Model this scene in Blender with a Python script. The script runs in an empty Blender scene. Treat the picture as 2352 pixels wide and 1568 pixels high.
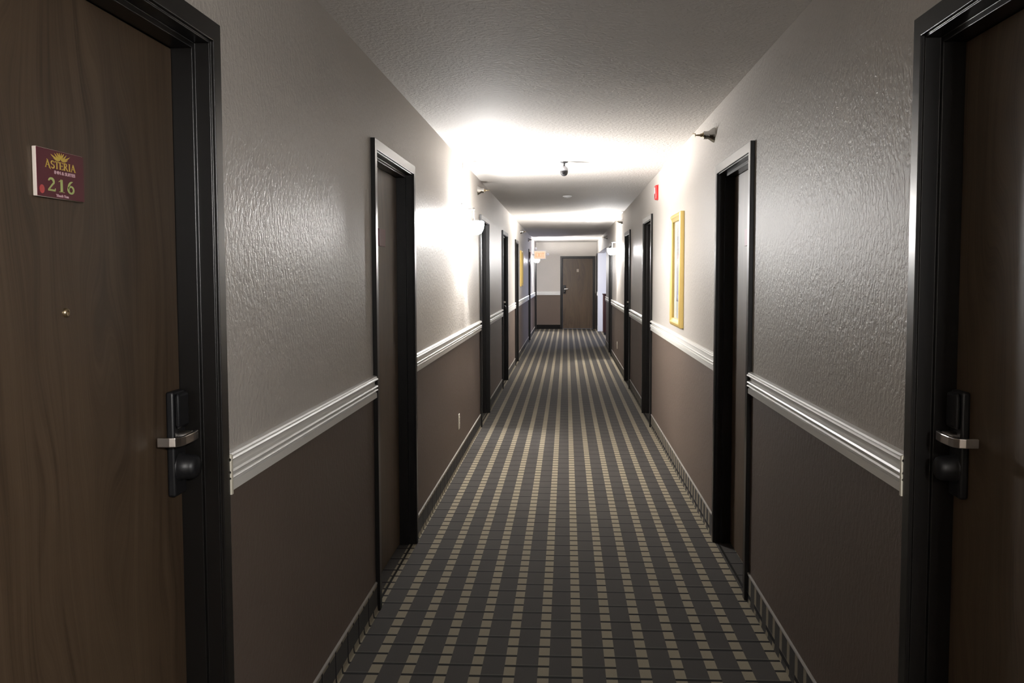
import bpy, bmesh, math, random
from mathutils import Vector, Matrix
PI = math.pi
SC = bpy.context.scene
COL = SC.collection

# ------------------------------------------------------------------ measures (metres)
XL, XR = -0.852, 0.842          # wall planes of the corridor
HC = 2.438                      # ceiling height
Y0, Y1 = -2.6, 27.55            # corridor ends
TH = 0.16                       # wall thickness
ZS = 1.01                       # paint split, hidden behind the chair rail
DH = 2.10                       # top of the door casings

# ------------------------------------------------------------------ node helpers
def mat(name, color=(.5, .5, .5), rough=.5, metal=0.0, spec=.5):
    m = bpy.data.materials.new(name)
    m.use_nodes = True
    b = m.node_tree.nodes['Principled BSDF']
    b.inputs['Base Color'].default_value = (*color, 1)
    b.inputs['Roughness'].default_value = rough
    b.inputs['Metallic'].default_value = metal
    b.inputs['Specular IOR Level'].default_value = spec
    return m, m.node_tree.nodes, m.node_tree.links, b

def nd(n, typ, **kw):
    x = n.new(typ)
    for k, v in kw.items():
        setattr(x, k, v)
    return x

def math_node(n, l, op, a, b=None, c=None):
    x = n.new('ShaderNodeMath'); x.operation = op
    for i, v in enumerate((a, b, c)):
        if v is None: continue
        if isinstance(v, (int, float)): x.inputs[i].default_value = v
        else: l.new(v, x.inputs[i])
    return x.outputs[0]

def mixcol(n, l, fac, a, b):
    x = n.new('ShaderNodeMix'); x.data_type = 'RGBA'
    if isinstance(fac, (int, float)): x.inputs['Factor'].default_value = fac
    else: l.new(fac, x.inputs['Factor'])
    for nm, v in (('A', a), ('B', b)):
        s = [i for i in x.inputs if i.name == nm and i.type == 'RGBA'][0]
        if isinstance(v, tuple): s.default_value = (*v, 1)
        else: l.new(v, s)
    return [o for o in x.outputs if o.type == 'RGBA'][0]

def geo_pos(n):
    return n.new('ShaderNodeNewGeometry').outputs['Position']

def mapped(n, l, vec, scale=(1, 1, 1), loc=(0, 0, 0)):
    m = n.new('ShaderNodeMapping')
    m.inputs['Scale'].default_value = scale
    m.inputs['Location'].default_value = loc
    l.new(vec, m.inputs['Vector'])
    return m.outputs[0]

def noise(n, l, vec, scale, detail=3, rough=.5, dist=0.0):
    t = n.new('ShaderNodeTexNoise')
    t.inputs['Scale'].default_value = scale
    t.inputs['Detail'].default_value = detail
    t.inputs['Roughness'].default_value = rough
    t.inputs['Distortion'].default_value = dist
    l.new(vec, t.inputs['Vector'])
    return t.outputs['Fac']

def ramp(n, l, fac, stops):
    r = n.new('ShaderNodeValToRGB')
    e = r.color_ramp.elements
    while len(e) < len(stops): e.new(.5)
    for i, (p, c) in enumerate(stops):
        e[i].position = p
        e[i].color = (*c, 1) if len(c) == 3 else c
    l.new(fac, r.inputs['Fac'])
    return r.outputs['Color']

def bump(n, l, b, height, strength, dist):
    x = n.new('ShaderNodeBump')
    x.inputs['Strength'].default_value = strength
    x.inputs['Distance'].default_value = dist
    l.new(height, x.inputs['Height'])
    l.new(x.outputs['Normal'], b.inputs['Normal'])

# ------------------------------------------------------------------ materials
M = {}
def plaster(name, c, rough, spec, strength, dist, scale=55):
    m, n, l, b = mat(name, c, rough, 0, spec)
    p = geo_pos(n)
    big = noise(n, l, mapped(n, l, p, (1, 1, .7)), scale, 3, .55, .4)
    r = ramp(n, l, big, [(.38, (0, 0, 0)), (.62, (1, 1, 1))])
    fine = noise(n, l, p, scale * 3.2, 2, .5)
    h = math_node(n, l, 'ADD', r, math_node(n, l, 'MULTIPLY', fine, .45))
    bump(n, l, b, h, strength, dist)
    v = noise(n, l, p, 1.7, 3, .5)
    l.new(mixcol(n, l, v, tuple(x * .94 for x in c), tuple(min(1, x * 1.06) for x in c)), b.inputs['Base Color'])
    M[name] = m
plaster('greige_wall_paint', (.45, .418, .38), .43, .14, .42, .0024, 72)
plaster('brown_wall_paint', (.112, .085, .068), .6, .15, .3, .002)
plaster('white_alcove_paint', (.52, .52, .53), .5, .4, .3, .002)
plaster('ceiling_paint', (.61, .58, .545), .75, .10, .6, .0035, 48)

def simple(name, *a, **k):
    M[name] = mat(name, *a, **k)[0]
simple('rail_white', (.70, .685, .65), .32)
simple('rail_end_cream', (.62, .58, .48), .5)
simple('casing_paint', (.0065, .0058, .0052), .30, 0, .25)
simple('lock_black', (.007, .007, .008), .45, 0, .35)
simple('satin_nickel', (.62, .58, .54), .28, 1.0)
simple('chrome', (.75, .74, .72), .16, 1.0)
simple('dull_nickel', (.055, .053, .052), .5)
simple('brass', (.52, .42, .27), .3, 1.0)
simple('sign_maroon', (.086, .011, .021), .45, 0, .35)
simple('sign_edge', (.70, .62, .55), .5)
simple('sign_gold', (.55, .40, .07), .45)
simple('sign_green', (.40, .47, .16), .45)
simple('sign_pink', (.55, .36, .40), .5)
simple('sign_red', (.45, .05, .05), .45)
simple('plate_ivory', (.72, .68, .58), .4)
simple('plate_tan', (.30, .25, .20), .5)
simple('plastic_white', (.75, .75, .75), .35)
simple('plastic_black', (.02, .02, .022), .28)
simple('alarm_red', (.62, .03, .03), .35)
simple('lens_clear', (.80, .80, .82), .12)
simple('camera_black', (.010, .010, .011), .42, 0, .3)
simple('camera_grey', (.22, .22, .24), .4)
simple('lens_dark', (.008, .008, .010), .25, 0, .3)
simple('binding_grey', (.25, .23, .205), .8)
simple('threshold_dark', (.010, .009, .008), .8, 0, .05)
simple('window_trim', (.75, .75, .76), .4)
simple('mat_board', (.72, .71, .68), .8)

# gold picture frame
m, n, l, b = mat('gold_frame', (.72, .52, .17), .34, .55)
g = noise(n, l, geo_pos(n), 60, 2); bump(n, l, b, g, .2, .001); M['gold_frame'] = m

# wood veneer door: grain runs along the object's z
m, n, l, b = mat('walnut_veneer', (.1, .06, .04), .46, 0, .35)
tc = n.new('ShaderNodeTexCoord').outputs['Object']
sx = n.new('ShaderNodeSeparateXYZ'); l.new(tc, sx.inputs[0])
warp = noise(n, l, mapped(n, l, tc, (1.2, 1.2, .35)), 2.2, 2, .5)           # slow sideways drift of the grain
u = math_node(n, l, 'ADD', sx.outputs[0], math_node(n, l, 'MULTIPLY', warp, .55))
def grain(scale, zs, det, off):
    cb = n.new('ShaderNodeCombineXYZ')
    l.new(u, cb.inputs[0]); cb.inputs[1].default_value = off
    l.new(math_node(n, l, 'MULTIPLY', sx.outputs[2], zs), cb.inputs[2])
    return noise(n, l, cb.outputs[0], scale, det, .6)
fibre = grain(240, .012, 3, 1.0)
f = math_node(n, l, 'ADD', math_node(n, l, 'MULTIPLY', grain(34, .030, 3, 3.0), .36), math_node(n, l, 'MULTIPLY', fibre, .30))
f = math_node(n, l, 'ADD', f, math_node(n, l, 'MULTIPLY', grain(7, .10, 2, 5.0), .34))
l.new(ramp(n, l, f, [(.38, (.028, .017, .0095)), (.50, (.064, .0415, .0245)), (.63, (.088, .059, .036))]), b.inputs['Base Color'])
bump(n, l, b, fibre, .10, .0006)
M['walnut_veneer'] = m

# dark cabinet wood
m, n, l, b = mat('red_brown_wood', (.05, .012, .010), .35)
M['red_brown_wood'] = m

# carpet: beige columns, black dashes that join two columns, alternating row by row
PX, BW, PXO = 0.1285, 0.0425, 0.0213
PY, DT, PYO = 0.0999, 0.0195, 3.563
def carpet(name, swap):
    m, n, l, b = mat(name, (.05, .05, .05), .95, 0, .15)
    s = n.new('ShaderNodeSeparateXYZ'); l.new(geo_pos(n), s.inputs[0])
    X, Y, Z = s.outputs
    if swap == 'floor': u, v = X, Y
    elif swap == 'left':  u, v = math_node(n, l, 'SUBTRACT', XL, Z), Y
    else: u, v = Y, math_node(n, l, 'ADD', Z, .035)
    cu = math_node(n, l, 'DIVIDE', math_node(n, l, 'SUBTRACT', u, PXO), PX)
    cv = math_node(n, l, 'DIVIDE', math_node(n, l, 'SUBTRACT', v, PYO - DT / 2), PY)
    k = math_node(n, l, 'FLOOR', cu); fu = math_node(n, l, 'SUBTRACT', cu, k)
    r = math_node(n, l, 'FLOOR', cv); fv = math_node(n, l, 'SUBTRACT', cv, r)
    beige = math_node(n, l, 'LESS_THAN', fu, BW / PX)
    # parity 1: a dash starts at column k in row r (row 0 starts at odd columns)
    par = math_node(n, l, 'FLOORED_MODULO', math_node(n, l, 'ADD', k, r), 2)
    par = math_node(n, l, 'GREATER_THAN', par, .5)
    line = math_node(n, l, 'LESS_THAN', fv, DT / PY)
    inband = math_node(n, l, 'MAXIMUM', beige, par)       # beige squares always carry the line
    dash = math_node(n, l, 'MULTIPLY', line, inband)
    # faint pale thread on the far side of every dash across a dark tile
    th = math_node(n, l, 'MULTIPLY', math_node(n, l, 'COMPARE', fv, DT / PY + .03, .03),
                   math_node(n, l, 'MULTIPLY', par, math_node(n, l, 'SUBTRACT', 1, beige)))
    P = geo_pos(n)
    pile = noise(n, l, P, 420, 2, .6)
    soft = noise(n, l, P, 9, 3, .6)
    tile = mixcol(n, l, pile, (.026, .0243, .0222), (.065, .0605, .055))
    tile = mixcol(n, l, math_node(n, l, 'MULTIPLY', soft, .35), tile, (.062, .052, .046))
    sq = mixcol(n, l, pile, (.150, .128, .088), (.300, .262, .190))
    c = mixcol(n, l, beige, tile, sq)
    c = mixcol(n, l, math_node(n, l, 'MULTIPLY', th, .55), c, (.12, .112, .10))
    c = mixcol(n, l, dash, c, (.0085, .0075, .007))
    l.new(c, b.inputs['Base Color'])
    bump(n, l, b, pile, .5, .003)
    M[name] = m
carpet('carpet_floor', 'floor'); carpet('carpet_cove_left', 'left'); carpet('carpet_cove_right', 'right')

def emis(name, color, strength, base=(.8, .8, .8)):
    m, n, l, b = mat(name, base, .5)
    b.inputs['Emission Color'].default_value = (*color, 1)
    b.inputs['Emission Strength'].default_value = strength
    M[name] = m
LAMP = (1.0, .98, .965)
emis('bulb_glow', LAMP, 95000)
emis('frosted_glass_lit', LAMP, 730)
emis('frosted_glass_base', LAMP, 290)
simple('frosted_glass_inside', (.20, .20, .20), .6)
emis('bulb_glow_fill', LAMP, 2400)
emis('frosted_glass_fill', LAMP, 1120)
emis('exit_panel_lit', (1.0, .66, .44), .66, (.30, .20, .16))
emis('exit_letters_lit', (1.0, .16, .07), 2.0, (.5, .05, .04))

# picture print: muted abstract, pink and pale reflections in its glass painted into the ramp
m, n, l, b = mat('art_print_reflections', (.4, .38, .4), .6)
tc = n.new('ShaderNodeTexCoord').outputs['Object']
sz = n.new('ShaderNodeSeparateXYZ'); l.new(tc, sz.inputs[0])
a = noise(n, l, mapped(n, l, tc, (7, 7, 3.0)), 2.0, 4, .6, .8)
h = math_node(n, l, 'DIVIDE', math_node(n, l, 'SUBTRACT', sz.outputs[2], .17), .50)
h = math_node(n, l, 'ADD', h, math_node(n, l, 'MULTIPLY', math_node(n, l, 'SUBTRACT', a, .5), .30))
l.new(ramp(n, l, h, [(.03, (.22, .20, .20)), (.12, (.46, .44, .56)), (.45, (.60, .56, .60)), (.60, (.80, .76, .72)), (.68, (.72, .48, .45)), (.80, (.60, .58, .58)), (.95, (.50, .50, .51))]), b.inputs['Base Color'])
M['art_print_reflections'] = m
# glass for picture and window panes
m, n, l, b = mat('clear_glass', (1, 1, 1), .03)
n.remove(b)
gl = nd(n, 'ShaderNodeBsdfGlossy'); gl.inputs['Roughness'].default_value = .04
tr = nd(n, 'ShaderNodeBsdfTransparent'); tr.inputs['Color'].default_value = (.97, .98, .98, 1)
fz = nd(n, 'ShaderNodeFresnel'); fz.inputs['IOR'].default_value = 1.25
mx = nd(n, 'ShaderNodeMixShader')
bf = n.new('ShaderNodeNewGeometry').outputs['Backfacing']
l.new(math_node(n, l, 'MULTIPLY', fz.outputs[0], math_node(n, l, 'SUBTRACT', 1, bf)), mx.inputs[0]); l.new(tr.outputs[0], mx.inputs[1]); l.new(gl.outputs[0], mx.inputs[2])
l.new(mx.outputs[0], n['Material Output'].inputs['Surface'])
M['clear_glass'] = m

# ------------------------------------------------------------------ mesh builder
class MB:
    def __init__(s):
        s.bm = bmesh.new(); s.mats = []
    def mi(s, name):
        if name not in s.mats: s.mats.append(name)
        return s.mats.index(name)
    def face(s, pts, m, smooth=False):
        vs = [s.bm.verts.new(p) for p in pts]
        f = s.bm.faces.new(vs); f.material_index = s.mi(m); f.smooth = smooth
        return f
    def box(s, a, b, m, bev=0.0, seg=2):
        x0, x1 = sorted((a[0], b[0])); y0, y1 = sorted((a[1], b[1])); z0, z1 = sorted((a[2], b[2]))
        r = bmesh.ops.create_cube(s.bm, size=1.0, matrix=Matrix.Translation(((x0+x1)/2, (y0+y1)/2, (z0+z1)/2)) @ Matrix.Diagonal((x1-x0, y1-y0, z1-z0, 1)))
        fs = set(f for v in r['verts'] for f in v.link_faces)
        i = s.mi(m)
        for f in fs: f.material_index = i
        if bev > 0:
            es = list(set(e for v in r['verts'] for e in v.link_edges))
            q = bmesh.ops.bevel(s.bm, geom=es, offset=bev, segments=seg, profile=.5, affect='EDGES')
            for f in q['faces']: f.material_index = i; f.smooth = True
        return s
    def lathe(s, prof, m, mtx=Matrix(), seg=24, smooth=True):
        """prof: (radius, height) pairs; turned about local z"""
        rings = []
        for r, z in prof:
            if r < 1e-6: rings.append([s.bm.verts.new(mtx @ Vector((0, 0, z)))])
            else: rings.append([s.bm.verts.new(mtx @ Vector((r*math.cos(2*PI*i/seg), r*math.sin(2*PI*i/seg), z))) for i in range(seg)])
        k = s.mi(m)
        for A, B in zip(rings, rings[1:]):
            for i in range(seg):
                j = (i+1) % seg
                if len(A) == 1 and len(B) == 1: continue
                if len(A) == 1: vs = [A[0], B[j], B[i]]
                elif len(B) == 1: vs = [A[i], A[j], B[0]]
                else: vs = [A[i], A[j], B[j], B[i]]
                f = s.bm.faces.new(vs); f.material_index = k; f.smooth = smooth
        return s
    def tube(s, pts, r, m, seg=12, rect=None, cap=True):
        """swept round tube, or a bar of half-sizes rect=(side, up)"""
        pts = [Vector(p) for p in pts]; rings = []
        for i, p in enumerate(pts):
            d = (pts[min(i+1, len(pts)-1)] - pts[max(i-1, 0)]).normalized()
            up = Vector((0, 0, 1)) if abs(d.z) < .95 else Vector((0, 1, 0))
            side = d.cross(up).normalized(); up = side.cross(d).normalized()
            if rect:
                q = [(-1, -1), (1, -1), (1, 1), (-1, 1)]
                ring = [p + side*rect[0]*a + up*rect[1]*b for a, b in q]
            else:
                rr = r[i] if isinstance(r, (list, tuple)) else r
                ring = [p + side*rr*math.cos(2*PI*k/seg) + up*rr*math.sin(2*PI*k/seg) for k in range(seg)]
            rings.append([s.bm.verts.new(v) for v in ring])
        k = s.mi(m); nn = len(rings[0])
        for A, B in zip(rings, rings[1:]):
            for i in range(nn):
                j = (i+1) % nn
                f = s.bm.faces.new([A[i], A[j], B[j], B[i]]); f.material_index = k; f.smooth = rect is None
        if cap:
            for R in (rings[0], rings[-1]):
                f = s.bm.faces.new(R); f.material_index = k
        return s
    def sweep(s, prof, path, m, closed=True, caps=True):
        """prof points -> path functions; prof point p gives list of 3D points along the path"""
        rows = [[s.bm.verts.new(q) for q in path(p)] for p in prof]
        k = s.mi(m); N = len(rows); L = len(rows[0])
        rng = range(N) if closed else range(N-1)
        for i in rng:
            A, B = rows[i], rows[(i+1) % N]
            for t in range(L-1):
                f = s.bm.faces.new([A[t], A[t+1], B[t+1], B[t]]); f.material_index = k
        if caps:
            for t in (0, L-1):
                f = s.bm.faces.new([rows[i][t] for i in range(N)]); f.material_index = k
        return s
    def plate(s, outline, y0, y1, m):
        """extruded outline given in (x, z), thickness along y"""
        A = [s.bm.verts.new((x, y0, z)) for x, z in outline]
        B = [s.bm.verts.new((x, y1, z)) for x, z in outline]
        k = s.mi(m); N = len(A)
        fs = [s.bm.faces.new(A), s.bm.faces.new(B)]
        for i in range(N): fs.append(s.bm.faces.new([A[i], A[(i+1) % N], B[(i+1) % N], B[i]]))
        for f in fs: f.material_index = k
        return s
    def build(s, name, parent=None, loc=None, rot=None, bevel=0.0):
        bmesh.ops.recalc_face_normals(s.bm, faces=s.bm.faces[:])
        me = bpy.data.meshes.new(name); s.bm.to_mesh(me); s.bm.free()
        for x in s.mats: me.materials.append(M[x])
        o = bpy.data.objects.new(name, me); COL.objects.link(o)
        if parent: o.parent = parent
        if loc: o.location = loc
        if rot: o.rotation_euler = rot
        if bevel:
            md = o.modifiers.new('soft_edges', 'BEVEL'); md.width = bevel; md.segments = 2
            md.limit_method = 'ANGLE'; md.angle_limit = math.radians(35)
        return o

def tag(o, label=None, cat=None, group=None, kind=None):
    if label: o['label'] = label
    if cat: o['category'] = cat
    if group: o['group'] = group
    if kind: o['kind'] = kind
    return o

def empty(name, loc=(0, 0, 0), rotz=0.0):
    o = bpy.data.objects.new(name, None); COL.objects.link(o)
    o.location = loc; o.rotation_euler = (0, 0, rotz); o.empty_display_size = .1
    return o

def clone(root, loc, rotz, label, group=None):
    """copy a thing with its parts and sub-parts"""
    def cp(o, parent):
        c = o.copy(); COL.objects.link(c)
        if parent: c.parent = parent
        for ch in o.children: cp(ch, c)
        return c
    r = cp(root, None); r.location = loc; r.rotation_euler = (0, 0, rotz)
    r['label'] = label
    if group: r['group'] = group
    return r

# orientation of wall-mounted things: local x along the wall, local y out into the corridor
ROT = {'L': -PI/2, 'R': PI/2, 'E': PI}
def wall_pt(side, y, z=0.0):
    return (XL, y, z) if side == 'L' else (XR, y, z)

# ------------------------------------------------------------------ door list: side, near Y, far Y, lock end ('near'/'far')
DOORS = [('L', 1.235, 2.352, 'far'), ('L', 4.254, 5.395, 'near'), ('L', 9.585, 10.65, 'near'), ('L', 12.89, 14.02, 'far'),
         ('L', 16.18, 17.12, 'near'), ('L', 21.95, 22.75, 'near'), ('L', 26.30, 27.36, 'near'),
         ('R', 1.285, 2.410, 'far'), ('R', 4.475, 5.505, 'near'), ('R', 9.643, 10.70, 'near'), ('R', 12.917, 14.02, 'far'),
         ('R', 18.15, 19.17, 'near'), ('R', 26.62, 27.42, 'near')]
ALC = (20.85, 26.52, 2.10)      # opening in the right wall to the side hall
END_DOOR = (-0.172, 0.806, 2.045)   # x range and casing top

# ------------------------------------------------------------------ shell
def wall_along(name, side, openings):
    """a long wall with openings (y0, y1, top)"""
    b = MB(); x0 = XL if side == 'L' else XR; x1 = x0 - TH if side == 'L' else x0 + TH
    ys = Y0
    def seg(a, c, z0, z1):
        if z0 < ZS < z1:
            b.box((x0, a, z0), (x1, c, ZS), 'brown_wall_paint'); b.box((x0, a, ZS), (x1, c, z1), 'greige_wall_paint')
        else:
            b.box((x0, a, z0), (x1, c, z1), 'greige_wall_paint' if z0 >= ZS else 'brown_wall_paint')
    for a, c, t in sorted(openings):
        seg(ys, a, 0, HC); seg(a, c, t, HC); ys = c
    seg(ys, Y1, 0, HC)
    return b.build(name)
opL = [(a+.02, c-.02, DH-.02) for s, a, c, k in DOORS if s == 'L']
opR = [(a+.02, c-.02, DH-.02) for s, a, c, k in DOORS if s == 'R'] + [ALC]
tag(wall_along('wall_left', 'L', opL), 'long left corridor wall, greige above and brown below the rail', 'wall', kind='structure')
tag(wall_along('wall_right', 'R', opR), 'long right corridor wall, greige above and brown below the rail', 'wall', kind='structure')

b = MB()                        # far end wall with its door opening
e0, e1, et = END_DOOR[0]+.02, END_DOOR[1]-.02, END_DOOR[2]-.02
for (a, c, z0, z1) in ((XL-TH, e0, 0, ZS), (e1, XR+TH, 0, ZS)):
    b.box((a, Y1, z0), (c, Y1+TH, z1), 'brown_wall_paint')
for (a, c, z0, z1) in ((XL-TH, e0, ZS, HC), (e1, XR+TH, ZS, HC), (e0, e1, et, HC)):
    b.box((a, Y1, z0), (c, Y1+TH, z1), 'greige_wall_paint')
tag(b.build('wall_back'), 'short wall closing the far end of the corridor', 'wall', kind='structure')
b = MB()
b.box((XL-TH, Y0-TH, 0), (XR+TH, Y0, ZS), 'brown_wall_paint'); b.box((XL-TH, Y0-TH, ZS), (XR+TH, Y0, HC), 'greige_wall_paint')
tag(b.build('wall_front'), 'wall closing the corridor behind the viewer', 'wall', kind='structure')
tag(MB().box((XL-TH, Y0-TH, -.1), (3.5, Y1+TH, 0), 'carpet_floor').build('floor'),
    'dark grey corridor carpet with beige squares and black dashes', 'floor', kind='structure')
tag(MB().box((XL-TH, Y0-TH, HC), (3.5, Y1+TH, HC+.1), 'ceiling_paint').build('ceiling'),
    'off-white textured corridor ceiling', 'ceiling', kind='structure')

# side hall beyond the opening in the right wall, daylight through its window
AX = 3.3
b = MB()
b.box((XR+.0005, ALC[1]-.12, 0), (AX, ALC[1]-.0005, ALC[2]-.0005), 'white_alcove_paint')
b.box((XR+TH, ALC[1]-.12, ALC[2]), (AX, ALC[1], HC), 'white_alcove_paint')
tag(b.build('wall_alcove_far'), 'bluish white daylit wall seen through the opening on the right', 'wall', kind='structure')
tag(MB().box((XR+TH, ALC[0]-.12, 0), (AX, ALC[0], HC), 'white_alcove_paint').build('wall_alcove_near'),
    'near wall of the side hall on the right', 'wall', kind='structure')
b = MB()
wy0, wy1, wz0, wz1 = 22.2, 25.8, .55, 2.1
b.box((AX, ALC[0]-.12, 0), (AX+.12, ALC[1]+.12, wz0), 'white_alcove_paint'); b.box((AX, ALC[0]-.12, wz1), (AX+.12, ALC[1]+.12, HC), 'white_alcove_paint')
b.box((AX, ALC[0]-.12, wz0), (AX+.12, wy0, wz1), 'white_alcove_paint'); b.box((AX, wy1, wz0), (AX+.12, ALC[1]+.12, wz1), 'white_alcove_paint')
tag(b.build('wall_alcove_right'), 'window wall of the side hall on the right', 'wall', kind='structure')
w = tag(empty('window_1', (AX+.06, (wy0+wy1)/2, wz0)), 'wide window in the side hall on the right', 'window', kind='structure')
hw, hh = (wy1-wy0)/2, wz1-wz0
fr = MB()
for (a, c) in (((-.05, -hw, 0), (.05, hw, .05)), ((-.05, -hw, hh-.05), (.05, hw, hh)), ((-.05, -hw, .05), (.05, -hw+.05, hh-.05)),
               ((-.05, hw-.05, .05), (.05, hw, hh-.05)), ((-.03, -.025, .05), (.03, .025, hh-.05))):
    fr.box(a, c, 'window_trim', .004)
fr.build('window_frame', w)
for s in (-1, 1):
    MB().box((-.003, s*.025, .05), (.003, s*(hw-.05), hh-.05), 'clear_glass').build('window_pane', w)

# ------------------------------------------------------------------ chair rails, carpet coves
RAIL = [(0, 0), (.006, -.0005), (.010, .004), (.0165, .006), (.0165, .028), (.0105, .030), (.0105, .035), (.0185, .0365), (.0225, .0405), (.0185, .045),
        (.0100, .047), (.0100, .0505), (.0185, .052), (.0225, .056), (.0190, .061), (.0070, .0635), (.0070, .081), (.0190, .0835), (.0235, .088), (.0200, .092),
        (.0170, .0935), (.0185, .096), (.0150, .1005), (.006, .103), (0, .103)]
RZ = .957
def gaps(side):
    ops = sorted([(a, c) for s, a, c, k in DOORS if s == side] + ([(ALC[0]-.0, ALC[1]+.0)] if side == 'R' else []))
    ys, out = Y0, []
    for a, c in ops:
        if a - ys > .03: out.append((ys, a))
        ys = c
    if Y1 - ys > .03: out.append((ys, Y1))
    return out
def rail(side, a, c, i):
    sg = 1 if side == 'L' else -1; x0 = XL if side == 'L' else XR
    b = MB()
    pr = [(x0 + sg*(x+.0002), RZ + z) for x, z in RAIL]
    b.sweep(pr, lambda p: [(p[0], a+.001, p[1]), (p[0], c-.001, p[1])], 'rail_white')
    # narrow squared return at the end of the profile beside the near doors
    if i == 1:
        xs = x0 + sg*.0236
        b.box((x0+sg*.0003, a+.001, RZ), (xs, a+.013, RZ+.10), 'rail_end_cream', .001, 1)
    o = b.build('trim_%d' % rail.n); rail.n += 1
    return o
rail.n = 1
SIDE = {'L': 'left', 'R': 'right'}
def cove(side, a, c):
    sg = 1 if side == 'L' else -1; x0 = XL if side == 'L' else XR
    m_ = 'carpet_cove_left' if side == 'L' else 'carpet_cove_right'
    b = MB()
    pr = [(0.0003, .0), (.010, .0), (.0085, .006), (.0075, .014), (.007, .123), (.0003, .123)]
    b.sweep([(x0+sg*x, z) for x, z in pr], lambda p: [(p[0], a, p[1]), (p[0], c, p[1])], m_)
    pr = [(0.0003, .1232), (.008, .1232), (.0085, .127), (.007, .131), (.0003, .132)]
    b.sweep([(x0+sg*x, z) for x, z in pr], lambda p: [(p[0], a, p[1]), (p[0], c, p[1])], 'binding_grey')
    return b.build('baseboard_' + SIDE[side])
ORD = ['before the first door', 'between the first and second doors', 'between the second and third doors', 'between the third and fourth doors',
       'between the fourth and fifth doors', 'between the fifth and sixth doors', 'between the sixth and seventh doors', 'at the far end']
for side in 'LR':
    for i, (a, c) in enumerate(gaps(side)):
        w_ = ORD[min(i, 7)] + (', left wall' if side == 'L' else ', right wall')
        tag(rail(side, a, c, i), 'white moulded chair rail ' + w_, 'chair rail', kind='structure')
        tag(cove(side, a, c), 'carpet base strip ' + w_, 'baseboard', kind='structure')
b = MB()                        # rail and base on the end wall
pr = [(Y1 - y - .0002, RZ + z) for y, z in RAIL]
b.sweep(pr, lambda p: [(XL+.001, p[0], p[1]), (END_DOOR[0]-.001, p[0], p[1])], 'rail_white')
tag(b.build('trim_%d' % rail.n), 'white chair rail on the far end wall beside its door', 'chair rail', kind='structure')
b = MB().box((XL+.012, Y1-.008, 0), (END_DOOR[0], Y1-.0003, .12), 'threshold_dark', .002)
tag(b.build('baseboard_back'), 'dark base strip on the far end wall', 'baseboard', kind='structure')

# ------------------------------------------------------------------ doors
FP = [(0, .0005), (0, .020), (.047, .020), (.047, .011), (.0525, .011), (.0525, -.025), (.067, -.025), (.067, -.128), (.0205, -.128), (.0205, .0005)]
def make_lock(lx, d, parent):
    """lx: local x of the lock, d: direction of the lever along local x"""
    y = -.075
    b = MB()
    b.box((lx-.034, y, .985), (lx+.034, y+.020, 1.232), 'lock_black', .006, 3)
    b.box((lx-.030, y+.018, 1.145), (lx+.030, y+.032, 1.228), 'lock_black', .008, 3)       # card reader housing
    lock = b.build('lock', parent)
    k = MB().lathe([(0, .042), (.018, .0415), (.025, .037), (.029, .028), (.030, 0), (.034, 0), (.034, -.004)], 'lock_black',
                   Matrix.Translation((lx, y+.022, 1.052)) @ Matrix.Rotation(-PI/2, 4, 'X'))
    k.build('deadbolt_cover', lock)
    L = MB()
    L.tube([(lx, y+.018, 1.125), (lx, y+.050, 1.125)], .013, 'satin_nickel', 16)
    p = [(lx-d*.012, y+.055, 1.127), (lx, y+.057, 1.127), (lx+d*.03, y+.060, 1.127), (lx+d*.075, y+.060, 1.127), (lx+d*.095, y+.057, 1.127),
         (lx+d*.106, y+.050, 1.127), (lx+d*.109, y+.040, 1.127), (lx+d*.109, y+.012, 1.127)]
    L.tube(p, 0, 'satin_nickel', rect=(.0042, .0105))
    tag(L.build('lever_handle', lock, bevel=.0018), 'brushed nickel lever')
    return lock

def make_door(num, w, top, loc, rotz, lock_at, peephole=False, label=''):
    d = tag(empty('door_%d' % num, loc, rotz), label, 'door', kind='structure')
    f = MB()
    f.sweep(FP, lambda p: [(p[0], p[1], 0), (p[0], p[1], top-p[0]), (w-p[0], p[1], top-p[0]), (w-p[0], p[1], 0)], 'casing_paint')
    tag(f.build('door_frame', d, bevel=.0016), 'dark brown metal frame')
    s = MB().box((.0685, -.120, .008), (w-.0685, -.075, top-.0685), 'walnut_veneer', .0015, 1)
    slab = s.build('door_leaf', d)
    if lock_at is not None:
        make_lock(.0685+.052 if lock_at == 0 else w-.0685-.052, 1 if lock_at == 0 else -1, slab)
    if peephole:
        ph = MB().lathe([(0, .002), (.0035, .0022), (.004, .006), (.0075, .0055), (.0085, .001), (.0085, -.002)], 'brass',
                        Matrix.Translation((w*.53, -.075, 1.432)) @ Matrix.Rotation(-PI/2, 4, 'X'), 20)
        ph.build('peephole', slab)
    MB().box((.054, -.014, 0), (w-.054, -.004, .003), 'threshold_dark').build('threshold', d)
    return d
LBL = {('L', 0): 'wood veneer door with the maroon number sign, nearest on the left',
       ('L', 1): 'second dark-framed wood door on the left, nearer than the lit sconce',
       ('L', 2): 'third door on the left, just past the lit sconce', ('L', 3): 'fourth door on the left wall',
       ('L', 4): 'fifth door on the left, before the gold-framed picture', ('L', 5): 'sixth door on the left, past the gold-framed picture',
       ('L', 6): 'last door on the left, at the far corner',
       ('R', 0): 'dark door with a nickel lever cut by the right edge, nearest on the right',
       ('R', 1): 'second door on the right, below the nearest sprinkler', ('R', 2): 'third door on the right, just past the red alarm',
       ('R', 3): 'fourth door on the right, beside the far lit sconce', ('R', 4): 'fifth door on the right, before the bright opening',
       ('R', 5): 'last door on the right, past the bright opening'}
cnt = {'L': 0, 'R': 0}; num = 1
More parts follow.
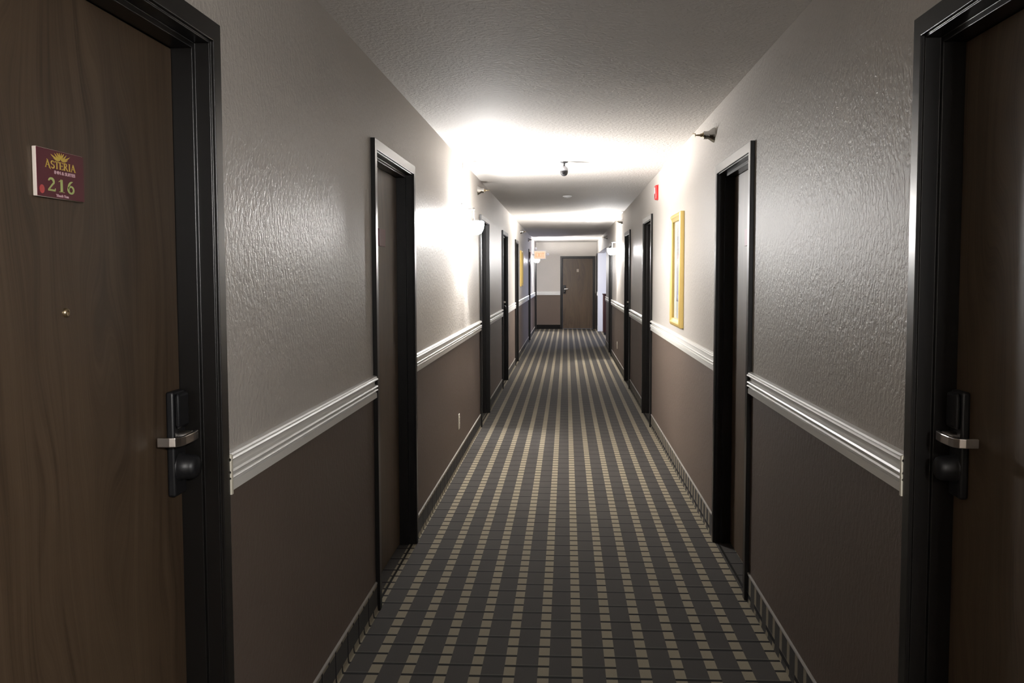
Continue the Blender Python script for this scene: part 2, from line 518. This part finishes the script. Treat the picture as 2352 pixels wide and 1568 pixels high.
for s, a, c, lk in DOORS:
    w = c - a
    if s == 'L': loc = (XL, c, 0); at = 0 if lk == 'far' else 1        # local x runs towards the viewer
    else: loc = (XR, a, 0); at = 0 if lk == 'near' else 1
    make_door(num, w, DH, loc, ROT[s], at, peephole=(s == 'L' and cnt[s] == 0), label=LBL[(s, cnt[s])])
    cnt[s] += 1; num += 1
make_door(num, END_DOOR[1]-END_DOOR[0], END_DOOR[2], (END_DOOR[1], Y1, 0), PI, 1, label='wood door facing the viewer on the far end wall')

# ------------------------------------------------------------------ room signs
def text_mesh(body, size, mname, name, parent, loc, sx=1.0, bold=0.0):
    cu = bpy.data.curves.new('lettering', 'FONT'); cu.body = body; cu.size = size; cu.align_x = 'CENTER'; cu.align_y = 'CENTER'
    cu.extrude = .0004; cu.offset = bold
    t = bpy.data.objects.new('lettering', cu); COL.objects.link(t)
    bpy.context.view_layer.update()
    me = bpy.data.meshes.new_from_object(t.evaluated_get(bpy.context.evaluated_depsgraph_get()))
    bpy.data.objects.remove(t); bpy.data.curves.remove(cu)
    me.name = name; me.materials.clear(); me.materials.append(M[mname])
    o = bpy.data.objects.new(name, me); COL.objects.link(o); o.parent = parent
    # letters lie in the local x-z plane and face +y (mirrored x so they read left to right seen from +y)
    o.matrix_local = Matrix.Translation(loc) @ Matrix.Rotation(PI, 4, 'Z') @ Matrix.Rotation(PI/2, 4, 'X') @ Matrix.Diagonal((sx, 1, 1, 1))
    return o

def strokes(lines, mname, y0, y1, map_):
    """flat polygons in a unit letter space -> thin raised plates"""
    b = MB()
    for poly in lines: b.plate([map_(p) for p in poly], y0, y1, mname)
    return b

def bar(x0, z0, x1, z1, w0, w1=None):
    w1 = w0 if w1 is None else w1
    d = Vector((x1-x0, z1-z0)).normalized(); nx, nz = -d.y, d.x
    return [(x0+nx*w0/2, z0+nz*w0/2), (x0-nx*w0/2, z0-nz*w0/2), (x1-nx*w1/2, z1-nz*w1/2), (x1+nx*w1/2, z1+nz*w1/2)]
def arc(cx, cz, rx, rz, a0, a1, w0, w1, nseg=14):
    out = []
    for i in range(nseg):
        t0 = math.radians(a0+(a1-a0)*i/nseg); t1 = math.radians(a0+(a1-a0)*(i+1)/nseg)
        wa = w0+(w1-w0)*math.sin(PI*i/nseg); wb = w0+(w1-w0)*math.sin(PI*(i+1)/nseg)
        out.append([(cx+(rx-wa/2)*math.cos(t0), cz+(rz-wa/2)*math.sin(t0)), (cx+(rx+wa/2)*math.cos(t0), cz+(rz+wa/2)*math.sin(t0)),
                    (cx+(rx+wb/2)*math.cos(t1), cz+(rz+wb/2)*math.sin(t1)), (cx+(rx-wb/2)*math.cos(t1), cz+(rz-wb/2)*math.sin(t1))])
    return out
# glyphs in a box 0..w by 0..1
def G_A(big=False):
    g = [bar(.04, 0, .36, 1, .07), bar(.34, 1, .70, 0, .15), bar(-.04, .02, .16, .02, .045), bar(.56, .02, .84, .02, .045), bar(.16, .36, .56, .36, .07)]
    if big: g += [bar(.34, 1, .24, 1.10, .08, .03), bar(.70, 0, .86, -.16, .13, .03)]
    return g, .80
def G_S(): return arc(.30, .74, .22, .22, 20, 270, .07, .15) + arc(.30, .27, .24, .23, 90, -160, .07, .15), .60
def G_T(): return [bar(.32, 0, .32, 1, .14), bar(0, .96, .64, .96, .08), bar(.18, .02, .46, .02, .045), bar(.02, .98, .02, .80, .05), bar(.62, .98, .62, .80, .05)], .66
def G_E(): return [bar(.12, 0, .12, 1, .14), bar(.02, .96, .56, .96, .08), bar(.02, .04, .58, .04, .08), bar(.12, .52, .46, .52, .07), bar(.56, .98, .56, .80, .05), bar(.58, .02, .58, .22, .05), bar(.45, .42, .45, .62, .05)], .62
def G_R(): return [bar(.12, 0, .12, 1, .14), bar(.0, .02, .26, .02, .045), bar(.0, .98, .2, .98, .045), bar(.28, .50, .66, 0, .14), bar(.56, .02, .76, .02, .045)] + arc(.24, .74, .24, .23, 90, -90, .06, .14), .74
def G_I(): return [bar(.16, 0, .16, 1, .14), bar(.02, .02, .30, .02, .045), bar(.02, .98, .30, .98, .045)], .34
def G_1(): return [bar(.30, 0, .30, 1, .18), bar(.08, .03, .52, .03, .06), bar(.30, .98, .06, .80, .05, .05)], .62
def G_2(): return arc(.30, .70, .21, .26, 165, -30, .09, .18) + [bar(.46, .60, .08, .10, .12, .09), bar(.04, .07, .60, .07, .14), bar(.60, .03, .62, .24, .06)], .70
def G_6(): return arc(.32, .31, .23, .27, 0, 360, .13, .15, 24) + arc(.50, .36, .41, .60, 95, 180, .06, .15), .68
def word(glyphs, gap=.10):
    x = 0; polys = []
    for g, wd in glyphs:
        polys += [[(p[0]+x, p[1]) for p in poly] for poly in g]; x += wd + gap
    return polys, x - gap

SW, SH, ST = .166, .086, .008
def sign_board(loc, rotz, label, lettered, name='room_sign'):
    t = tag(empty(name, loc, rotz), label, 'sign')
    bb = MB(); bb.box((-SW/2, .0003, -SH/2), (SW/2, ST, SH/2), 'sign_edge' if lettered else 'sign_maroon', .001, 1)
    bb.box((-SW/2+.0008, ST-.0005, -SH/2+.0008), (SW/2-.0008, ST+.0012, SH/2-.0008), 'sign_maroon')
    bb.build('sign_board', t)
    if lettered:
        yf, yb = ST+.0011, ST+.0018
        ux = lambda u: SW/2 - u*SW                    # u: 0 at the reader's left edge, 1 at the right
        # ASTERIA
        polys, wd = word([G_A(True), G_S(), G_T(), G_E(), G_R(), G_I(), G_A()], .08)
        W_, h_ = .107, .0136; x0, z0 = ux(.165), .0096
        strokes(polys, 'sign_gold', yf, yb, lambda p: (x0 - p[0]/wd*W_, z0 + p[1]*h_)).build('lettering', t)
        # number
        polys, wd = word([G_2(), G_1(), G_6()], .16)
        W2, h2 = .097, .0232; x2, z2 = ux(.20), -.0312
        strokes(polys, 'sign_green', yf, yb, lambda p: (x2 - p[0]/wd*W2, z2 + p[1]*h2)).build('room_number', t)
        # flower emblem: curling petals spread into a low wide crown
        b = MB(); ox, oz = ux(.485), .0268
        for q, (dx, dz, ww) in enumerate(((-.034, .0105, .0042), (-.026, .0030, .0036), (-.021, .0130, .0044), (-.012, .0145, .0042), (-.004, .0150, .0036),
                                          (.005, .0148, .0036), (.013, .0140, .0042), (.021, .0120, .0044), (.026, .0020, .0036), (.034, .0085, .0042))):
            dz *= .86; ww *= .74
            L_ = math.hypot(dx, dz); nx, nz = -dz/L_, dx/L_
            lift = .0022 if abs(dx) > .015 else 0
            pts = []
            for tt, s_ in ((.10, .25), (.35, .50), (.62, .50), (.85, .26)): pts.append((ox+dx*tt+nx*ww*s_, oz+dz*tt+nz*ww*s_ - lift*math.sin(PI*tt)))
            pts.append((ox+dx, oz+dz))
            for tt, s_ in ((.85, .26), (.62, .50), (.35, .50), (.10, .25)): pts.append((ox+dx*tt-nx*ww*s_, oz+dz*tt-nz*ww*s_ - lift*math.sin(PI*tt)))
            b.plate(pts, yf, yb + .00002*q, 'sign_gold')
        b.build('flower_emblem', t)
        text_mesh('INN & SUITES', .0082, 'sign_pink', 'small_lettering', t, (ux(.565), yb, .0030), 1.52, .0002)
        text_mesh('Thank You', .0066, 'sign_pink', 'small_lettering', t, (ux(.50), yb, -.0380), 1.5, .0002)
        b = MB(); b.plate([(ux(.085)+.0080*math.cos(2*PI*i/28), -.0300+.0076*math.sin(2*PI*i/28)) for i in range(28)], yf, yb, 'sign_red')
        b.build('red_dot', t)
    return t
SX = XL - .075
sign_board((SX, 1.746, 1.6825), ROT['L'], 'maroon room sign reading 216 on the nearest left door', True)
sign_board((SX, 4.86, 1.69), ROT['L'], 'sign plate glimpsed on the second door on the left', False)
sign_board((XR+.075, 4.99, 1.69), ROT['R'], 'sign plate glimpsed on the second door on the right', False)
t = tag(empty('room_sign', (.318, Y1+.075, 1.642), PI), 'small tan number plate on the far end door', 'sign')
MB().box((-.030, .0003, -.042), (.030, .005, .042), 'plate_tan', .002).build('sign_board', t)

# ------------------------------------------------------------------ wall sconces (local: x along wall, y out of the wall, origin on the wall)
def make_sconce():
    t = tag(empty('wall_sconce', wall_pt('L', 7.95), ROT['L']), '', 'wall light', 'frosted glass wall sconces along the corridor')
    MB().lathe([(0, .016), (.012, .016), (.03, .012), (.042, .004), (.044, .0004)], 'dull_nickel',
               Matrix.Translation((0, 0, 2.05)) @ Matrix.Rotation(-PI/2, 4, 'X'), 28).build('back_plate', t)
    pts = [(0, .012, 2.056), (0, .022, 2.050), (0, .034, 2.042), (0, .050, 2.037), (0, .075, 2.036), (0, .093, 2.038), (0, .100, 2.039)]
    MB().tube(pts, .006, 'dull_nickel', 12).build('arm', t)
    cx, cy, zb = 0, .100, 1.925
    MB().lathe([(0, zb-.094), (.010, zb-.092), (.015, zb-.086), (.015, zb-.034), (.010, zb-.026), (.0045, zb-.016), (.0036, zb-.0072), (0, zb-.0070)], 'dull_nickel', Matrix.Translation((cx+.033, cy, 0)), 20).build('socket', t)
    MB().lathe([(0, 2.052), (.006, 2.050), (.007, 2.042), (.010, 2.038), (.010, 2.032), (.005, 2.028), (.004, 1.984), (0, 1.982)], 'dull_nickel', Matrix.Translation((cx, cy, 0)), 16).build('hanger', t)
    MB().lathe([(0, zb+.0075), (.0038, zb+.0065), (.0065, zb+.0038), (.0075, zb), (.0065, zb-.0038), (.0038, zb-.0065), (0, zb-.0075)],
               'bulb_glow', Matrix.Translation((cx+.033, cy, 0)), 20).build('light_bulb', t)
    # shade: rounded frosted glass box, open above
    def ring(hx, hy, z, r=.03):
        out = []
        for qx, qy, a0 in ((1, 1, 0), (-1, 1, 90), (-1, -1, 180), (1, -1, 270)):
            for k in range(6):
                a = math.radians(a0 + 18*k)
                out.append((cx + qx*(hx-r) + r*math.cos(a), cy + qy*(hy-r) + r*math.sin(a), z))
        return out
    b = MB(); k = b.mi('frosted_glass_lit'); kb = b.mi('frosted_glass_base'); ki = b.mi('frosted_glass_inside')
    zt = zb + .0135
    rings = [ring(.118, .078, zt, .045), ring(.117, .077, zb-.020, .045), ring(.107, .070, zb-.052, .042), ring(.086, .058, zb-.076, .038), ring(.045, .034, zb-.092, .026),
             ring(.043, .032, zb-.088, .026), ring(.082, .054, zb-.072, .038), ring(.102, .066, zb-.050, .042), ring(.112, .073, zb-.020, .045), ring(.114, .074, zt, .045)]
    rv = [[b.bm.verts.new(p) for p in r] for r in rings]
    rv.append(rv[0])
    for q, (A, B) in enumerate(zip(rv, rv[1:])):
        for i in range(24):
            j = (i+1) % 24
            f = b.bm.faces.new([A[i], A[j], B[j], B[i]]); f.smooth = True
            f.material_index = k if q < 2 else (kb if q < 5 else ki)
    b.build('glass_shade', t)
    # bar that carries the shade from the socket
    MB().tube([(cx-.116, cy, zt-.004), (cx-.07, cy, zt+.012), (cx-.003, cy, 1.988)], .003, 'dull_nickel', 8).tube([(cx+.003, cy, 1.988), (cx+.07, cy, zt+.012), (cx+.116, cy, zt-.004)], .003, 'dull_nickel', 8).build('shade_holder', t)
    return t
sc = make_sconce(); sc['label'] = 'lit frosted glass sconce on the left wall between second and third doors'
rs = clone(sc, wall_pt('R', 15.95), ROT['R'], 'lit frosted glass sconce on the right wall past the fourth door')
for ch in rs.children:
    if ch.name.startswith(('light_bulb', 'socket')): ch.location.x = -.066   # bulb sits towards the viewer here too
clone(sc, wall_pt('L', 24.78), ROT['L'], 'lit sconce on the left wall beside the exit sign')
fill_sconce = clone(sc, wall_pt('R', -1.0), ROT['R'], 'added unseen fill sconce behind the viewer on the right wall')
for ch in fill_sconce.children:         # added fill light: weak bulb, strong shade to brighten the near walls
    for old, new in (('light_bulb', 'bulb_glow_fill'), ('glass_shade', 'frosted_glass_fill')):
        if ch.name.startswith(old):
            ch.data = ch.data.copy(); ch.data.materials[0] = M[new]

# ------------------------------------------------------------------ sidewall sprinklers
def make_sprinkler():
    t = tag(empty('fire_sprinkler', wall_pt('R', 5.70, 2.297), ROT['R']), '', 'sprinkler', 'sidewall sprinklers below the ceiling')
    RX = Matrix.Rotation(-PI/2, 4, 'X')
    MB().lathe([(.0435, .0004), (.043, .003), (.038, .012), (.028, .026), (.023, .036), (.0225, .060), (.018, .062), (.014, .058)], 'chrome', RX, 28).build('mounting_escutcheon', t)
    MB().lathe([(.017, .040), (.017, .066), (.011, .068), (.010, .078), (.006, .082), (.005, .096), (0, .097)], 'brass', RX, 6, smooth=False).build('sprinkler_body', t)
    b = MB()
    for s in (-1, 1):
        b.tube([(s*.010, .066, 0), (s*.014, .080, 0), (s*.010, .098, 0), (0, .108, 0)], .003, 'brass', 8)
    b.build('yoke', t)
    b = MB(); b.lathe([(0, .110), (.010, .110), (.010, .1075), (0, .1075)], 'brass', RX, 16)
    b.box((-.013, .106, .008), (.013, .125, .0095), 'brass', .0005, 1)
    b.build('deflector', t)
    return t
sp = make_sprinkler(); sp['label'] = 'chrome sidewall sprinkler above the second door on the right'
for side, y, z, lb in (('L', 9.42, 2.315, 'chrome sidewall sprinkler above and past the left lit sconce'),
                       ('R', 14.85, 2.306, 'small sprinkler high on the right wall before the far sconce'),
                       ('L', 18.15, 2.311, 'small sprinkler high on the left wall above the gold-framed picture'),
                       ('L', 21.83, 2.297, 'tiny sprinkler high on the left wall before the exit sign'),
                       ('R', 20.30, 2.285, 'tiny sprinkler high on the right wall before the bright opening')):
    clone(sp, wall_pt(side, y, z), ROT[side], lb)

# ------------------------------------------------------------------ ceiling camera
t = tag(empty('security_camera', (-.020, 8.16, HC)), 'small white and black dome camera hanging from the ceiling', 'camera')
MB().lathe([(.032, -.0004), (.033, -.004), (.030, -.009), (.012, -.014), (0, -.014)], 'camera_black', Matrix(), 28).build('mount_plate', t)
MB().lathe([(.011, -.010), (.008, -.020), (.008, -.034), (.011, -.040)], 'camera_black', Matrix(), 16).build('neck', t)
MB().lathe([(0, -.036), (.014, -.038), (.026, -.047), (.032, -.060), (.033, -.072), (.0325, -.0745), (0, -.0745)], 'camera_grey', Matrix(), 28).build('upper_shell', t)
b = MB(); b.lathe([(.0315, -.075), (.0320, -.082), (.030, -.096), (.024, -.109), (.014, -.117), (0, -.120)], 'camera_black', Matrix(), 28)
b.lathe([(0, .030), (.012, .030), (.014, .026), (.0145, 0), (0, 0)], 'camera_black', Matrix.Translation((-.010, -.006, -.094)) @ Matrix.Rotation(PI/2, 4, 'X'), 20)
dm = b.build('lens_ball', t)
MB().lathe([(0, .0325), (.006, .0320), (.009, .0304)], 'lens_dark', Matrix.Translation((-.010, -.006, -.094)) @ Matrix.Rotation(PI/2, 4, 'X'), 20).build('lens', dm)

# ceiling discs
def make_disc():
    t = tag(empty('smoke_detector', (.010, 11.65, HC)), '', 'smoke detector', 'flat round detectors on the ceiling')
    MB().lathe([(.055, -.0004), (.056, -.006), (.050, -.010), (.044, -.011), (.036, -.018), (.012, -.021), (0, -.021)], 'plastic_white', Matrix(), 28).build('body', t)
    MB().lathe([(.014, -.020), (.013, -.0235), (0, -.024)], 'rail_white', Matrix(), 20).build('test_button', t)
    return t
dt = make_disc(); dt['label'] = 'flat round detector on the ceiling past the dome camera'
clone(dt, (-.115, 16.5, HC), 0, 'flat round detector mid-ceiling near the far right sconce')
clone(dt, (.365, 16.9, HC), 0, 'flat round detector right of centre near the far right sconce')

# ------------------------------------------------------------------ red fire alarm
t = tag(empty('fire_alarm_strobe', wall_pt('R', 9.14, 2.260), ROT['R']), 'red fire alarm strobe high on the right wall', 'fire alarm')
MB().box((-.050, .0003, -.070), (.050, .008, .070), 'alarm_red', .002).build('mounting_plate', t)
b = MB(); b.box((-.055, .006, -.066), (.055, .030, .066), 'alarm_red', .010, 3); b.build('housing', t)
MB().box((-.022, .028, -.010), (.022, .033, .045), 'lens_clear', .002).build('strobe_lens', t)
b = MB()
for k in range(5): b.box((-.030, .0295, -.050+k*.007), (.030, .0315, -.047+k*.007), 'plastic_black')
b.build('horn_grille', t)

# ------------------------------------------------------------------ framed pictures (origin on the wall at the lower near corner)
def make_picture(loc, rotz, w, h, d, label):
    t = tag(empty('framed_picture', loc, rotz), label, 'picture')
    bw = .055
    prof = [(0, .0005), (0, d*.7), (.006, d*.86), (.014, d), (.026, d), (.034, d*.86), (.046, d*.72), (bw, d*.62), (bw, .0005)]
    def path(p):
        a, y = p
        return [(a, y, a), (w-a, y, a), (w-a, y, h-a), (a, y, h-a), (a, y, a)]
    b = MB(); b.sweep(prof, path, 'gold_frame', closed=True, caps=False)
    bmesh.ops.remove_doubles(b.bm, verts=b.bm.verts[:], dist=1e-6)
    b.build('frame', t)
    MB().box((bw-.001, .002, bw-.001), (w-bw+.001, .005, h-bw+.001), 'mat_board').build('mat_board', t)
    MB().box((w*.5-w*.16, .0052, h*.22), (w*.5+w*.16, .0062, h*.80), 'art_print_reflections').build('print', t)
    MB().box((bw-.002, .0085, bw-.002), (w-bw+.002, .0105, h-bw+.002), 'clear_glass').build('glass', t)
    return t
make_picture(wall_pt('R', 7.075, 1.117), ROT['R'], .64, .842, .036, 'gold-framed picture on the right wall above the chair rail')
make_picture(wall_pt('L', 18.55, 1.303), ROT['L'], .62, .660, .036, 'gold-framed picture far along the left wall')

# ------------------------------------------------------------------ power outlets
def make_outlet():
    t = tag(empty('power_outlet', wall_pt('L', 7.64, .348), ROT['L']), '', 'outlet', 'duplex outlets low on the walls')
    MB().box((-.036, .0004, -.060), (.036, .0075, .060), 'plate_ivory', .003, 2).build('cover_plate', t)
    for z in (-.022, .022):
        b = MB(); b.box((-.017, .006, z-.0145), (.017, .010, z+.0145), 'plate_ivory', .004, 2)
        for x in (-.006, .006): b.box((x-.001, .0095, z-.004), (x+.001, .0103, z+.005), 'plastic_black')
        b.build('receptacle', t)
    MB().lathe([(.0035, .007), (.003, .0085), (0, .009)], 'chrome', Matrix.Rotation(-PI/2, 4, 'X'), 12).build('screw', t)
    return t
ou = make_outlet(); ou['label'] = 'ivory outlet low on the left wall under the lit sconce'
clone(ou, wall_pt('R', 16.16, .352), ROT['R'], 'ivory outlet low on the right wall under the far sconce')

# ------------------------------------------------------------------ exit sign on the left wall, with two emergency lamp heads
EY = 24.3
t = tag(empty('exit_sign', (XL, EY, 1.90)), 'glowing orange-red EXIT sign sticking out from the left wall', 'exit sign')
x0, x1, zz = .045, .345, .225
b = MB(); b.box((x0, -.025, 0), (x1, .025, zz), 'plastic_white', .006, 2); b.build('housing', t)
MB().box((.0005, -.030, .05), (.012, .030, .18), 'plastic_white', .003).box((.010, -.015, .09), (x0+.002, .015, .14), 'plastic_white', .003).build('wall_bracket', t)
for s in (-1, 1):
    p = MB().box((x0+.015, s*.0245, .022), (x1-.015, s*.0275, zz-.022), 'exit_panel_lit').build('lit_panel', t)
    polys = []; h_ = .105; z0 = .060
    E_ = [bar(0, .5, 1, .5, .16)]
    def rect(a, c, q, e): return [(a, c), (q, c), (q, e), (a, e)]
    Eg = [rect(0, 0, .16, 1), rect(.16, 0, .55, .15), rect(.16, .43, .48, .57), rect(.16, .85, .55, 1)]
    Xg = [bar(.02, 0, .58, 1, .17), bar(.58, 0, .02, 1, .17)]
    Ig = [rect(.05, 0, .21, 1)]
    Tg = [rect(.0, .85, .6, 1), rect(.22, 0, .38, .85)]
    x = 0
    for g, wd in ((Eg, .55), (Xg, .60), (Ig, .26), (Tg, .60)):
        polys += [[(q[0]+x, q[1]) for q in pl] for pl in g]; x += wd + .16
    x -= .16; W_ = .215
    mid = (x0+x1)/2
    f_ = (lambda q: (mid - W_/2 + q[0]/x*W_, z0 + q[1]*h_)) if s < 0 else (lambda q: (mid + W_/2 - q[0]/x*W_, z0 + q[1]*h_))
    bb = MB()
    for pl in polys: bb.plate([f_(q) for q in pl], s*.0275, s*.0290, 'exit_letters_lit')
    bb.build('exit_lettering', t)
def head(px, pz, ax, par):
    b = MB()
    mt = Matrix.Translation((px, -.01, pz)) @ Matrix.Rotation(PI/2, 4, 'X')
    b.lathe([(0, -.03), (.020, -.028), (.034, -.005), (.038, .030), (.036, .034)], 'plastic_black' if ax else 'plastic_white', mt, 24)
    o = b.build('lamp_head', par)
    MB().lathe([(.036, .030), (.022, .036), (0, .038)], 'lens_clear', mt, 24).build('lens', o)
    return o
h1 = head(.095, zz+.045, True, t); h2 = head(x1+.045, .13, False, t)
MB().tube([(.095, 0, zz-.002), (.095, 0, zz+.012)], .008, 'plastic_black', 10).build('lamp_stem', t)
MB().tube([(x1-.003, 0, .13), (x1+.012, 0, .13)], .008, 'plastic_white', 10).build('lamp_stem', t)

# ------------------------------------------------------------------ red-brown cabinet standing in the side hall
t = tag(empty('cabinet', (1.135, 25.0, 0)), 'dark red-brown waist-high cabinet inside the bright opening on the right', 'cabinet')
MB().box((-.20, -.22, .06), (.20, .22, 1.01), 'red_brown_wood', .004).box((-.18, -.18, 0), (.18, .20, .062), 'plastic_black').build('body', t)
MB().box((-.215, -.235, 1.0105), (.215, .235, 1.04), 'red_brown_wood', .006).build('top', t)
for s in (-1, 1):
    dd = MB().box((s*.004, -.238, .09), (s*.19, -.2202, .98), 'red_brown_wood', .004).build('door', t)
    MB().lathe([(0, .022), (.008, .020), (.010, .012), (.005, .006), (.005, 0)], 'brass', Matrix.Translation((s*.03, -.238, .60)) @ Matrix.Rotation(PI/2, 4, 'X'), 16).build('knob', dd)

# ------------------------------------------------------------------ daylight outside the side hall's window
ld = bpy.data.lights.new('daylight', 'AREA'); ld.shape = 'RECTANGLE'; ld.size = 3.8; ld.size_y = 1.9
ld.energy = 205; ld.color = (.62, .68, 1.0)
lo = bpy.data.objects.new('daylight', ld); COL.objects.link(lo)
lo.location = (AX+.7, 24.0, 1.5); lo.rotation_euler = (0, PI/2, 0)
lo.rotation_euler = Vector((-1, 0, -.12)).to_track_quat('-Z', 'Y').to_euler()
wd = bpy.data.worlds.new('World'); SC.world = wd; wd.use_nodes = True
bg = wd.node_tree.nodes['Background']; bg.inputs[0].default_value = (.62, .74, 1.0, 1); bg.inputs[1].default_value = .25

# ------------------------------------------------------------------ camera (solved from the corridor's lines)
f, yaw, pit, rol, hcam = 2243.28, -.0557, .0671, -.0025, 1.4982
c, s = math.cos(yaw), math.sin(yaw); cp, sp_ = math.cos(pit), math.sin(pit); cr, sr = math.cos(rol), math.sin(rol)
F = Vector((cp*s, cp*c, -sp_)); R0 = Vector((c, -s, 0)); U0 = Vector((sp_*s, sp_*c, cp))
R_ = cr*R0 + sr*U0; U_ = -sr*R0 + cr*U0
cam = bpy.data.cameras.new('camera'); cam.sensor_width = 36.0; cam.sensor_fit = 'HORIZONTAL'; cam.lens = f*36.0/2352
cam.clip_start = .02; cam.clip_end = 200
co = bpy.data.objects.new('camera', cam); COL.objects.link(co)
co.matrix_world = Matrix(((R_.x, U_.x, -F.x, 0), (R_.y, U_.y, -F.y, 0), (R_.z, U_.z, -F.z, hcam), (0, 0, 0, 1)))
SC.camera = co

SC.view_settings.view_transform = 'Standard'; SC.view_settings.look = 'None'
SC.view_settings.exposure = 0.36; SC.view_settings.gamma = 1.0; SC.view_settings.use_curve_mapping = False
SC.cycles.use_denoising = True
SC.cycles.max_bounces = 10; SC.cycles.diffuse_bounces = 6; SC.cycles.glossy_bounces = 4; SC.cycles.transmission_bounces = 6
SC.cycles.sample_clamp_indirect = 6.0
SC.cycles.caustics_reflective = False; SC.cycles.caustics_refractive = False
